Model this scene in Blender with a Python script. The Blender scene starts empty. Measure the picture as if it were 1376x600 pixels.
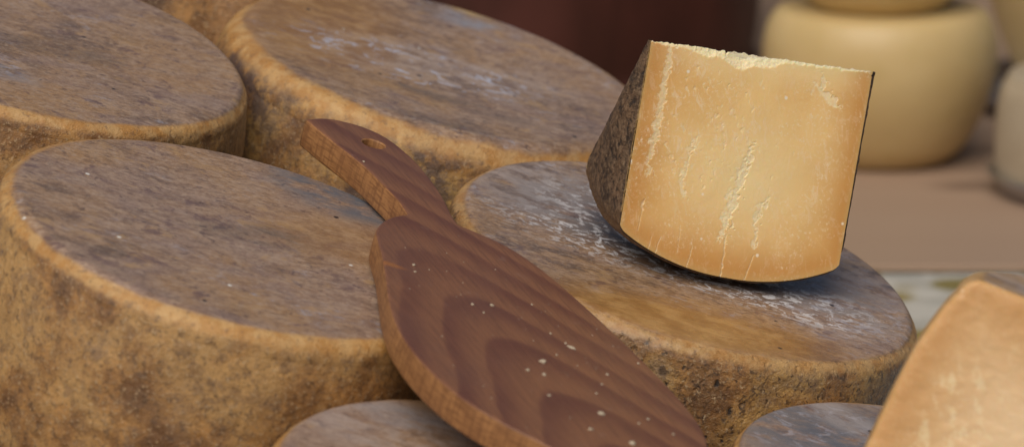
import bpy, math
import numpy as np
from mathutils import Vector, Matrix

S = bpy.context.scene
COL = S.collection
rng = np.random.default_rng(7)

# ------------------------------------------------------------------ numpy noise
def _h(ix, iy, iz, seed):
    a = (ix.astype(np.int64) * 374761393 + iy.astype(np.int64) * 668265263 +
         iz.astype(np.int64) * 2147483647 + seed * 1274126177) & 0xFFFFFFFF
    a = ((a ^ (a >> 13)) * 1274126177) & 0xFFFFFFFF
    a = ((a ^ (a >> 16)) * 2246822519) & 0xFFFFFFFF
    return ((a ^ (a >> 15)) & 0xFFFFFF) / float(0xFFFFFF) * 2 - 1

def vnoise(P, scale, seed=0):
    q = np.asarray(P, float) * scale + 1000.0
    i = np.floor(q).astype(np.int64); f = q - i
    f = f * f * f * (f * (f * 6 - 15) + 10)
    r = 0
    for dx in (0, 1):
        wx = f[:, 0] if dx else 1 - f[:, 0]
        for dy in (0, 1):
            wy = f[:, 1] if dy else 1 - f[:, 1]
            for dz in (0, 1):
                wz = f[:, 2] if dz else 1 - f[:, 2]
                r = r + wx * wy * wz * _h(i[:, 0] + dx, i[:, 1] + dy, i[:, 2] + dz, seed)
    return r

def fbm(P, scale, octv=3, seed=0, gain=.5):
    r = 0; a = 1; t = 0
    for k in range(octv):
        r = r + a * vnoise(P, scale * 2.03 ** k, seed + 31 * k); t += a; a *= gain
    return r / t

def sstep(a, b, x):
    t = np.clip((x - a) / (b - a), 0, 1); return t * t * (3 - 2 * t)

# ------------------------------------------------------------------ object helpers
def tag(o, label=None, cat=None, group=None, kind=None):
    if label: o['label'] = label
    if cat: o['category'] = cat
    if group: o['group'] = group
    if kind: o['kind'] = kind
    return o

def empty(name, loc, rot=None):
    o = bpy.data.objects.new(name, None); COL.objects.link(o)
    o.location = loc
    if rot is not None: o.rotation_euler = rot
    o.empty_display_size = .02
    return o

def mesh_obj(name, V, faces, mat, parent=None, smooth=True, attrs=None):
    me = bpy.data.meshes.new(name)
    me.from_pydata([tuple(v) for v in V] if not isinstance(V, np.ndarray) else V.tolist(), [], faces)
    if attrs:
        for k, a in attrs.items():
            at = me.attributes.new(k, 'FLOAT', 'POINT')
            at.data.foreach_set('value', np.asarray(a, np.float32))
    me.polygons.foreach_set('use_smooth', [smooth] * len(me.polygons))
    me.materials.append(mat); me.update()
    o = bpy.data.objects.new(name, me); COL.objects.link(o)
    if parent: o.parent = parent
    return o

def grid_faces(nr, nc, wrap=False, off=0, flip=False):
    i = np.arange(nr - 1)[:, None]; j = np.arange(nc if wrap else nc - 1)[None, :]
    j2 = (j + 1) % nc
    a = i * nc + j; b = i * nc + j2; c = (i + 1) * nc + j2; d = (i + 1) * nc + j
    F = np.stack([a, b, c, d] if not flip else [d, c, b, a], -1).reshape(-1, 4) + off
    return F.tolist()

# ------------------------------------------------------------------ node helper
class NT:
    def __init__(s, name):
        s.m = bpy.data.materials.new(name); s.m.use_nodes = True
        s.t = s.m.node_tree; s.t.nodes.clear()
        s.out = s.t.nodes.new('ShaderNodeOutputMaterial')
        s.b = s.t.nodes.new('ShaderNodeBsdfPrincipled')
        s.t.links.new(s.b.outputs[0], s.out.inputs[0])
        s.co = s.n('ShaderNodeTexCoord').outputs['Object']
    def n(s, typ, **kw):
        x = s.t.nodes.new(typ)
        for k, v in kw.items(): setattr(x, k, v)
        return x
    def put(s, sock, v):
        if isinstance(v, bpy.types.NodeSocket): s.t.links.new(v, sock)
        elif isinstance(v, (tuple, list)) and len(v) == 3 and sock.type == 'RGBA': sock.default_value = (*v, 1)
        else: sock.default_value = v
    def math(s, op, a, b=None, c=None, clamp=False):
        x = s.n('ShaderNodeMath', operation=op, use_clamp=clamp)
        s.put(x.inputs[0], a)
        if b is not None: s.put(x.inputs[1], b)
        if c is not None: s.put(x.inputs[2], c)
        return x.outputs[0]
    def mapping(s, loc=(0, 0, 0), sc=(1, 1, 1), rot=(0, 0, 0), src=None):
        x = s.n('ShaderNodeMapping'); s.put(x.inputs[0], src or s.co)
        x.inputs['Location'].default_value = loc; x.inputs['Scale'].default_value = sc
        x.inputs['Rotation'].default_value = rot
        return x.outputs[0]
    def noise(s, src, scale, det=4, rough=.55, dist=0, lac=2):
        x = s.n('ShaderNodeTexNoise'); s.put(x.inputs['Vector'], src)
        x.inputs['Scale'].default_value = scale; x.inputs['Detail'].default_value = det
        x.inputs['Roughness'].default_value = rough; x.inputs['Distortion'].default_value = dist
        return x.outputs['Fac']
    def voro(s, src, scale, feat='F1', out='Distance', rnd=1):
        x = s.n('ShaderNodeTexVoronoi', feature=feat); s.put(x.inputs['Vector'], src)
        x.inputs['Scale'].default_value = scale
        x.inputs['Randomness'].default_value = rnd
        return x.outputs[out]
    def ss(s, a, b, v):
        x = s.n('ShaderNodeMapRange', interpolation_type='SMOOTHSTEP', clamp=True)
        s.put(x.inputs['Value'], v)
        x.inputs['From Min'].default_value = a; x.inputs['From Max'].default_value = b
        return x.outputs[0]
    def mix(s, f, a, b):
        x = s.n('ShaderNodeMix', data_type='RGBA', clamp_factor=True)
        s.put(x.inputs[0], f); s.put(x.inputs[6], a); s.put(x.inputs[7], b)
        return x.outputs[2]
    def attr(s, name):
        return s.n('ShaderNodeAttribute', attribute_name=name).outputs['Fac']
    def bump(s, h, dist, strength=1, normal=None):
        x = s.n('ShaderNodeBump'); s.put(x.inputs['Height'], h)
        x.inputs['Distance'].default_value = dist; s.put(x.inputs['Strength'], strength)
        if normal: s.put(x.inputs['Normal'], normal)
        return x.outputs[0]
    def fin(s, color, rough=.5, normal=None, spec=.5, **kw):
        s.put(s.b.inputs['Base Color'], color); s.put(s.b.inputs['Roughness'], rough)
        s.put(s.b.inputs['Specular IOR Level'], spec)
        if normal: s.put(s.b.inputs['Normal'], normal)
        for k, v in kw.items(): s.put(s.b.inputs[k.replace('_', ' ')], v)
        return s.m

def blob(t, cx, cy, rx, ry, rot=0, soft=.5):
    """soft elliptic patch on the top of a wheel, 1 inside"""
    m = t.mapping(loc=(0, 0, 0), sc=(1, 1, 1))
    sub = t.n('ShaderNodeVectorMath', operation='SUBTRACT'); t.put(sub.inputs[0], m); sub.inputs[1].default_value = (cx, cy, 0)
    mm = t.n('ShaderNodeMapping', vector_type='TEXTURE'); t.put(mm.inputs[0], sub.outputs[0])
    mm.inputs['Rotation'].default_value = (0, 0, rot); mm.inputs['Scale'].default_value = (rx, ry, 1e3)
    l = t.n('ShaderNodeVectorMath', operation='LENGTH'); t.put(l.inputs[0], mm.outputs[0])
    return t.math('SUBTRACT', 1, t.ss(1 - soft, 1 + soft, l.outputs['Value']))

# ------------------------------------------------------------------ rind of a whole wheel
def rind_mat(name, seed, grey=.5, mould=.5, sidedark=.5, blobs=(), yellow=.3, rimw=1.0, pits=.15, relief=.0009, coat=.08, rimcol=((.52, .25, .058), (.66, .40, .155)), specks=True):
    t = NT(name)
    off = (seed * 1.37, seed * .71, seed * 2.13)
    p = t.mapping(loc=off)
    ps = t.mapping(loc=off, sc=(.62, 1, 1), rot=(0, 0, .12))
    big = t.noise(p, 13, 5, .6); big2 = t.noise(t.mapping(loc=(off[1], off[2], off[0])), 9, 4, .6)
    mot = t.noise(ps, 75, 6, .66, .3); fib = t.noise(ps, 420, 4, .7)
    grn = t.noise(p, 900, 3, .7)
    ttop = t.attr('top'); rim = t.attr('rim')
    # top: brown ochre, grey-mauve bloom, dark stains
    gr1 = t.noise(t.mapping(loc=off, sc=(.5, 1, 1), rot=(0, 0, .12)), 330, 4, .7)
    gr2 = t.noise(t.mapping(loc=off, sc=(.6, 1, 1), rot=(0, 0, .12)), 800, 3, .7)
    c = t.mix(t.ss(.38, .66, t.math('ADD', big, (grey - .5) * .5)), (.385, .22, .10), (.32, .208, .148))
    c = t.mix(t.math('MULTIPLY', t.ss(.42, .66, mot), .6), c, (.40, .275, .19))
    c = t.mix(t.math('MULTIPLY', t.math('MULTIPLY', t.ss(.56, .40, mot), t.ss(.42, .62, big2)), .8), c, (.125, .085, .065))
    c = t.mix(t.math('MULTIPLY', t.ss(.5, .66, t.noise(ps, 42, 5, .6, .4)), .5), c, (.27, .185, .16))
    c = t.mix(t.math('MULTIPLY', t.ss(.50, .62, gr1), .45), c, (.15, .09, .06))
    c = t.mix(t.math('MULTIPLY', t.ss(.47, .36, gr1), .55), c, (.46, .33, .235))
    c = t.mix(t.math('MULTIPLY', t.ss(.54, .66, gr2), .45), c, (.12, .075, .05))
    c = t.mix(t.math('MULTIPLY', t.ss(.45, .34, gr2), .45), c, (.48, .37, .28))
    c = t.mix(t.math('MULTIPLY', t.ss(.58, .66, t.noise(ps, 190, 5, .7, .6)), .7), c, (.085, .052, .048))
    c = t.mix(t.math('MULTIPLY', t.ss(.57, .64, t.noise(t.mapping(loc=(off[1], off[2], off[0])), 58, 6, .72, .5)), .6), c, (.135, .078, .075))
    c = t.mix(t.math('MULTIPLY', t.ss(.57, .66, t.noise(t.mapping(loc=(off[2], off[1], off[0])), 45, 6, .70, .4)), .55), c, (.44, .27, .125))
    m1 = t.noise(t.mapping(loc=off, sc=(.7, 1, 1)), 150, 6, .75, .5)
    mask = t.ss(.56 - mould * .12, .74 - mould * .12, t.noise(t.mapping(loc=(off[2], off[0], off[1])), 16, 4, .6))
    c = t.mix(t.math('MULTIPLY', t.math('MULTIPLY', t.ss(.52, .66, m1), mask), .75), c, (.42, .40, .44))
    for (kind, cx, cy, rx, ry, rot, amt) in blobs:
        b = blob(t, cx, cy, rx, ry, rot)
        if kind == 'dark':
            c = t.mix(t.math('MULTIPLY', t.math('MULTIPLY', b, t.ss(.36, .62, mot)), amt), c, (.06, .05, .047))
        elif kind == 'white':
            k = t.ss(.515, .575, t.noise(t.mapping(loc=off, sc=(.66, 1, 1), rot=(0, 0, .3)), 170, 7, .74, 1.0))
            c = t.mix(t.math('MULTIPLY', t.math('MULTIPLY', b, k), amt), c, (.72, .70, .70))
        elif kind == 'ochre':
            c = t.mix(t.math('MULTIPLY', b, amt), c, t.mix(t.ss(.4, .65, mot), (.30, .14, .03), (.46, .25, .075)))
        elif kind == 'mould':
            k = t.ss(.55, .61, t.noise(t.mapping(loc=off, sc=(.6, 1, 1), rot=(0, 0, .2)), 120, 6, .72, .8))
            c = t.mix(t.math('MULTIPLY', t.math('MULTIPLY', b, k), amt), c, (.50, .52, .62))
        elif kind == 'pale':
            c = t.mix(t.math('MULTIPLY', t.math('MULTIPLY', b, t.ss(.35, .6, mot)), amt), c, (.50, .43, .40))
        elif kind == 'blue':
            c = t.mix(t.math('MULTIPLY', t.math('MULTIPLY', b, t.ss(.3, .62, mot)), amt), c, (.24, .26, .31))
        elif kind == 'darkblue':
            c = t.mix(t.math('MULTIPLY', t.math('MULTIPLY', b, t.ss(.3, .6, mot)), amt), c, (.105, .12, .145))
        elif kind == 'yellow':
            c = t.mix(t.math('MULTIPLY', b, amt), c, (.5, .32, .11))
    if specks:
        v = t.voro(p, 85, 'F1'); vc = t.voro(p, 85, 'F1', 'Color')
        sep = t.n('ShaderNodeSeparateColor'); t.put(sep.inputs[0], vc)
        c = t.mix(t.math('MULTIPLY', t.ss(.13, .07, v), t.math('GREATER_THAN', sep.outputs[0], .93)), c, (.78, .74, .66))
        c = t.mix(t.math('MULTIPLY', t.ss(.17, .08, v), t.math('LESS_THAN', sep.outputs[0], .07)), c, (.03, .022, .018))
    # side: mottled ochre and brown with pits
    s1 = t.noise(p, 60, 5, .65, .3); s2 = t.noise(p, 17, 5, .6); s3 = t.noise(p, 230, 5, .72)
    d = t.mix(t.ss(.36, .64, s1), (.20, .09, .028), (.50, .255, .08))
    d = t.mix(t.math('MULTIPLY', t.ss(.48, .62, s2), .75), d, (.54 + .08 * yellow, .315 + .07 * yellow, .125))
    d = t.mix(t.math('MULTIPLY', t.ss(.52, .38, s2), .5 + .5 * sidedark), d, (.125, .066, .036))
    d = t.mix(t.math('MULTIPLY', t.ss(.52, .63, s3), .6), d, (.10, .055, .03))
    d = t.mix(t.math('MULTIPLY', t.ss(.48, .60, t.noise(p, 120, 5, .7)), .45), d, (.15, .08, .042))
    d = t.mix(t.math('MULTIPLY', t.ss(.55, .66, t.noise(p, 480, 4, .7)), .65), d, (.56, .39, .21))
    d = t.mix(t.math('MULTIPLY', t.ss(.55, .66, t.noise(t.mapping(loc=(off[1], off[0], off[2])), 620, 4, .7)), .5), d, (.10, .055, .03))
    d = t.mix(t.math('MULTIPLY', t.ss(.56, .72, t.noise(p, 34, 5, .6)), .55), d, (.15, .10, .085))
    vsrc = t.n('ShaderNodeMix', data_type='VECTOR'); t.put(vsrc.inputs[0], .004)
    t.put(vsrc.inputs[4], t.mapping(loc=off, sc=(1, 1, .55))); nz = t.n('ShaderNodeTexNoise'); t.put(nz.inputs['Vector'], p); nz.inputs['Scale'].default_value = 260; t.put(vsrc.inputs[5], nz.outputs['Color'])
    v = t.voro(vsrc.outputs[1], 190)
    pit = t.math('MULTIPLY', t.ss(.36, .14, v), t.ss(.46, .56, t.noise(p, 110, 4, .7)))
    if pits > .5:
        d = t.mix(t.math('MULTIPLY', t.ss(.54, .62, t.noise(p, 210, 5, .75, .6)), .8), d, (.06, .035, .022))
        d = t.mix(t.math('MULTIPLY', t.ss(.58, .66, t.noise(t.mapping(loc=(off[1], off[0], off[2])), 260, 5, .75, .6)), .8), d, (.62, .45, .26))
    d = t.mix(t.math('MULTIPLY', pit, pits), d, (.035, .025, .02))
    for (kind, cx, cy, rx, ry, rot, amt) in blobs:
        if kind == 'peach':
            d = t.mix(t.math('MULTIPLY', t.math('MULTIPLY', blob(t, cx, cy, rx, ry, rot, .6), t.ss(.40, .56, t.noise(p, 140, 6, .7))), amt), d, (.58, .39, .25))
        if kind == 'stain':
            d = t.mix(t.math('MULTIPLY', t.math('MULTIPLY', blob(t, cx, cy, rx, ry, rot, .6), t.ss(.42, .56, t.noise(p, 85, 6, .7))), amt), d, (.10, .065, .055))
    # rim band
    r = t.mix(t.ss(.38, .62, t.noise(p, 95, 5, .68)), *rimcol)
    r = t.mix(t.math('MULTIPLY', t.ss(.56, .68, s3), .6), r, (.14, .08, .045))
    rimn = t.math('ADD', rim, t.math('MULTIPLY', t.math('SUBTRACT', t.noise(p, 48, 5, .65), .5), 1.1))
    topn = t.math('ADD', ttop, t.math('MULTIPLY', t.math('SUBTRACT', t.noise(p, 90, 6, .75), .5), .9))
    col = t.mix(t.ss(.15, .85, topn), d, c)
    col = t.mix(t.math('MULTIPLY', t.ss(.35, .95, rimn), .75 * rimw), col, r)
    # relief
    hs = t.math('ADD', t.math('MULTIPLY', t.noise(p, 480, 5, .72), 1.0), t.math('MULTIPLY', t.ss(.0, .35, v), .12 + .4 * pits))
    ht = t.math('ADD', t.math('MULTIPLY', fib, .5), t.math('MULTIPLY', t.noise(ps, 170, 5, .65), .7))
    tk = t.ss(.35, .65, topn)
    h = t.math('ADD', t.math('MULTIPLY', tk, t.math('MULTIPLY', ht, .95)), t.math('MULTIPLY', t.math('SUBTRACT', 1, tk), hs))
    nr = t.bump(h, relief, 1.0)
    rough = t.math('ADD', .26, t.math('MULTIPLY', t.noise(p, 120, 4), .30))
    return t.fin(col, rough, nr, .5, Coat_Weight=coat, Coat_Roughness=.22)

NRM = Vector((.265, -.13736, .95441)).normalized()
XE = (Vector((1, 0, 0)) - NRM * NRM.x).normalized()
YE = NRM.cross(XE)

def wheel(name, top, R, H, seed, mat, label, group, rc=.014, bulge=.006, na=420, dens=1.0, dish=.001, rough=1.0, rmod=.0015):
    # profile: (r, z, t) from the centre of the top to the bottom edge; z = 0 on the top
    pr = []
    n1 = int(70 * dens)
    for k in range(n1 + 1):
        r = (R - rc) * (k / n1) ** .85
        pr.append((r, -dish * (1 - (r / (R - rc)) ** 2), 0.0))
    n2 = int(26 * dens)
    for k in range(1, n2 + 1):
        a = math.pi / 2 * k / n2
        pr.append((R - rc + rc * math.sin(a), -rc + rc * math.cos(a), k / n2))
    n3 = int(90 * dens)
    for k in range(1, n3 + 1):
        f = k / n3; z = -rc - (H - 2 * rc) * f
        pr.append((R + bulge * math.sin(math.pi * f) ** .8, z, 1 + f))
    for k in range(1, 9):
        a = math.pi / 2 * k / 8
        pr.append((R - rc + rc * math.cos(a), -H + rc - rc * math.sin(a), 2))
    pr.append((0.0, -H, 2))
    pr = np.array(pr)
    # analytic-ish normals of the profile
    d = np.gradient(pr[:, :2], axis=0); nn = np.stack([-d[:, 1], d[:, 0]], 1)
    nn /= np.maximum(np.linalg.norm(nn, axis=1, keepdims=True), 1e-9)
    th = np.linspace(0, 2 * np.pi, na, endpoint=False)
    c, s = np.cos(th), np.sin(th)
    m = len(pr)
    P = np.stack([pr[:, 0, None] * c, pr[:, 0, None] * s, np.repeat(pr[:, 1, None], na, 1)], -1).reshape(-1, 3)
    Nn = np.stack([nn[:, 0, None] * c, nn[:, 0, None] * s, np.repeat(nn[:, 1, None], na, 1)], -1).reshape(-1, 3)
    T = np.repeat(pr[:, 2], na)
    side = sstep(.15, .7, T); onb = (P[:, 2] > -H + rc * 1.05)
    ang = np.tile(th, m)
    oval = rmod * (np.sin(2 * ang + seed) + .6 * np.sin(3 * ang + 2.1 * seed)) * sstep(0, .5, T)
    disp = (.0009 * fbm(P, 24, 2, seed) * (.3 + .7 * side) + .00018 * fbm(P, 130, 2, seed + 5) * (.12 + .88 * side)
            + (.00035 * fbm(P, 330, 3, seed + 9, .6)) * (.12 + .88 * side)) * rough
    pit = vnoise(P, 210, seed + 77)
    disp -= .0003 * rough * sstep(.45, .8, pit) * side
    disp *= onb
    P = P + Nn * (disp + oval)[:, None]
    faces = grid_faces(m, na, True, flip=False)
    P[:na] = P[:na].mean(0)
    rimv = np.exp(-((T - .46) / np.where(T < .46, .26, .34)) ** 2)
    topv = 1 - sstep(-.02, .62, T)
    P[:, 2] += H
    o = mesh_obj(name, P, faces, mat, attrs={'top': topv, 'rim': rimv})
    M = Matrix((XE, YE, NRM)).transposed().to_4x4()
    M.translation = Vector(top) - NRM * H
    o.matrix_world = M
    tag(o, label, 'cheese wheel', group)
    return o

GW = 'whole aged cheese wheels lying on the tilted shelf'
# the object origin of each wheel is on its base; patches below are in metres on its top
wA = wheel('whole_cheese', (-.1378, 2.0046, .2882), .1245, .142, 3,
      rind_mat('rind_front', 3.1, grey=.62, mould=.25, sidedark=.35, yellow=.25, blobs=[
          ('darkblue', .052, .092, .045, .026, -.55, .9), ('ochre', .055, .03, .05, .03, 0, .45), ('dark', .005, .005, .03, .012, .2, .35), ('dark', .02, .02, .015, .008, .2, .4), ('yellow', -.09, -.09, .02, .02, 0, .0)]),
      'largest cheese wheel, in the lower left corner, tall mottled ochre side, under the wooden handle', GW, rc=.012, dens=1.2, na=620, rough=.9)
wB = wheel('whole_cheese', (-.2670, 2.2192, .3550), .128, .142, 11,
      rind_mat('rind_back_left', 7.7, grey=.5, mould=.2, sidedark=.55, blobs=[('dark', .015, -.01, .04, .012, .1, .5), ('mould', -.05, -.06, .05, .02, 0, .6), ('blue', -.02, -.07, .03, .012, 0, .6)]),
      'brown topped cheese wheel with narrow orange rim in the upper left corner', GW, rc=.010, dens=1.0, na=560)
wC = wheel('whole_cheese', (-.0394, 2.3688, .3132), .134, .142, 19,
      rind_mat('rind_back', 12.3, grey=.62, mould=.75, sidedark=.35, yellow=1.0, blobs=[
          ('ochre', -.085, .03, .06, .09, 0, .7), ('dark', .00, -.06, .05, .01, -.1, .5), ('dark', -.002, -.106, .028, .006, 0, .9), ('pale', -.01, .0, .07, .03, .1, .3), ('mould', -.02, -.01, .075, .035, .1, .9), ('stain', -.11, -.075, .05, .02, -.6, .9), ('stain', -.02, -.135, .05, .012, 0, .8), ('yellow', .015, .122, .014, .012, 0, .9), ('blue', .01, .10, .02, .014, 0, .7)]),
      'cheese wheel behind the board handle, bluish mould on top and pale left shoulder', GW, rc=.020, dens=1.0, na=560, dish=.003, rmod=.0025)
wD = wheel('whole_cheese', (.0972, 2.1520, .2443), .1335, .142, 23,
      rind_mat('rind_centre', 21.9, grey=.5, mould=.8, sidedark=.05, yellow=1.0, pits=1.0, relief=.0015, coat=.35, blobs=[
          ('ochre', -.015, -.105, .10, .030, .15, .85), ('dark', -.05, .035, .05, .045, 0, .85), ('dark', .015, .005, .10, .036, -.2, .95),
          ('white', .0, -.014, .10, .030, -.12, 1.), ('white', .055, -.040, .04, .016, -.2, .7), ('mould', .085, -.02, .05, .05, 0, .35), ('peach', -.075, -.11, .05, .04, 0, .75), ('dark', .119, .033, .007, .003, 0, 1.), ('white', -.05, .045, .035, .03, 0, .8), 
          ('pale', -.085, .045, .035, .05, 0, .5), ('pale', .085, .0, .04, .06, 0, .4)]),
      'cheese wheel with white streaked mouldy top carrying the upright cut wedge', GW, rc=.011, bulge=.003, dens=1.9, na=900, rough=.85)
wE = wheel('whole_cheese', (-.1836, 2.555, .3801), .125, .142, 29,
      rind_mat('rind_far_shade_tone', 33.3, grey=.4, sidedark=1.2, yellow=-.5),  # side colour darkened to paint in the shade of the gap between wheels
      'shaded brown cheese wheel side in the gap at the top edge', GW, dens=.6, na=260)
wF = wheel('whole_cheese', (-.001, 1.8144, .1994), .118, .119, 37,
      rind_mat('rind_low_front', 41.3, grey=.62, mould=.3, sidedark=.4, blobs=[
          ('pale', -.03, .05, .09, .04, -.3, .45), ('ochre', -.02, .105, .08, .02, 0, .5), ('pale', .02, .05, .04, .025, 0, .7), ('blue', -.055, .075, .02, .015, 0, .4)]),
      'cheese wheel at the bottom edge under the wooden board, only its pale top showing', GW, rc=.012, dens=.8, na=420)
wG = wheel('whole_cheese', (.2224, 1.9477, .1622), .118, .120, 43,
      rind_mat('rind_low_right', 52.3, grey=.6, mould=.7, sidedark=.4, blobs=[
          ('blue', -.05, .05, .10, .05, 0, .45), ('darkblue', -.04, .06, .09, .04, .3, .75), ('mould', -.04, .06, .09, .05, 0, .35), ('pale', -.055, .08, .05, .014, -.6, .5)]),
      'low blue-grey topped cheese wheel at the bottom, beside the near cut cheese', GW, rc=.008, dens=.9, na=460)

# ------------------------------------------------------------------ cut wedge standing on the centre wheel
def paste_mat(name, seed, warm=1.0, crystal=1.0, pale=(.96, .76, .40), mid1=(.82, .50, .175), mid2=(.90, .60, .245), ring=(.60, .275, .066)):
    t = NT(name); off = (seed, seed * 1.7, seed * .3)
    p = t.mapping(loc=off)
    edge = t.attr('edge'); torn = t.attr('torn'); deep = t.attr('deep')
    big = t.noise(p, 22, 4, .55)
    c = t.mix(t.ss(.35, .65, big), mid1, mid2)
    c = t.mix(t.math('MULTIPLY', deep, .85), c, pale)
    # darker ring under the rind, thin paler fringe at the very edge
    e2 = t.math('ADD', edge, t.math('MULTIPLY', t.math('SUBTRACT', t.noise(p, 45, 4), .5), .25))
    c = t.mix(t.math('MULTIPLY', t.ss(.10, .95, e2), .8), c, ring)
    c = t.mix(t.math('MULTIPLY', t.attr('fringe'), .55), c, (.64, .42, .16))
    # chalky crystals and scuffs of the cut
    f1 = t.noise(t.mapping(loc=off, sc=(1, 1, 1)), 620, 4, .75)
    zone = t.ss(.42, .62, t.noise(p, 38, 4, .6))
    c = t.mix(t.math('MULTIPLY', t.math('MULTIPLY', t.ss(.52, .72, f1), zone), .75 * crystal), c, (.95, .79, .55))
    scuff = t.noise(t.mapping(loc=off, sc=(1, 1, .42)), 240, 6, .78, .9)
    c = t.mix(t.math('MULTIPLY', t.math('MULTIPLY', t.ss(.545, .60, scuff), t.attr('scuff')), .5 * crystal), c, (.93, .74, .50))
    v = t.voro(p, 130); vc = t.voro(p, 130, 'F1', 'Color')
    sep = t.n('ShaderNodeSeparateColor'); t.put(sep.inputs[0], vc)
    c = t.mix(t.math('MULTIPLY', t.ss(.16, .07, v), t.math('GREATER_THAN', sep.outputs[0], .90)), c, (.92, .80, .62))
    c = t.mix(t.math('MULTIPLY', torn, .8), c, t.mix(t.ss(.35, .65, f1), (.93, .76, .44), (.96, .84, .56)))
    h = t.math('ADD', t.math('MULTIPLY', t.noise(p, 500, 4, .7), .5), t.math('MULTIPLY', scuff, .6))
    nr = t.bump(h, .0007, t.math('ADD', .3, t.math('MULTIPLY', torn, .15)))
    return t.fin(c, .48, nr, .4, Subsurface_Weight=.35, Subsurface_Radius=(1, .55, .22), Subsurface_Scale=.0035)

def dark_rind_mat(name, seed, pale=0.0):
    t = NT(name); off = (seed, seed * 1.7, seed * .3)
    p = t.mapping(loc=off); s1 = t.noise(p, 60, 5, .65); s3 = t.noise(p, 330, 5, .72); s2 = t.noise(p, 150, 5, .7)
    c = t.mix(t.ss(.36, .66, s1), (.070, .040, .022), (.19, .108, .055))
    c = t.mix(t.math('MULTIPLY', t.ss(.50, .66, s2), .6), c, (.21, .135, .075))
    c = t.mix(t.math('MULTIPLY', t.ss(.52, .62, s3), .65), c, (.27, .175, .10))
    c = t.mix(t.math('MULTIPLY', t.ss(.5, .38, s3), .85), c, (.018, .012, .009))
    c = t.mix(t.math('MULTIPLY', t.attr('rim'), .8), c, (.20, .105, .04))
    c = t.mix(t.math('MULTIPLY', t.attr('lip'), .65, clamp=True), c, (.03, .018, .012))
    c = t.mix(t.math('MULTIPLY', t.attr('lip'), -.8, clamp=True), c, (.56, .36, .14))
    if pale: c = t.mix(pale, c, (.44, .25, .09))
    nr = t.bump(t.math('ADD', s3, s2), .0022, 1)
    return t.fin(c, .55, nr, .4)

def seg_dist(X, Y, pts):
    """signed distance to a polyline (positive to the right), and parameter along it"""
    best = np.full(X.shape, 1e9); sg = np.zeros(X.shape); par = np.zeros(X.shape)
    for k in range(len(pts) - 1):
        ax, ay = pts[k]; bx, by = pts[k + 1]
        dx, dy = bx - ax, by - ay; L2 = dx * dx + dy * dy
        tt = np.clip(((X - ax) * dx + (Y - ay) * dy) / L2, 0, 1)
        qx, qy = X - ax - tt * dx, Y - ay - tt * dy
        dd = np.hypot(qx, qy); m = dd < best
        best = np.where(m, dd, best)
        sg = np.where(m, np.sign(dx * qy - dy * qx) * -1, sg)
        par = np.where(m, (k + tt) / (len(pts) - 1), par)
    return best, sg, par

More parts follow.
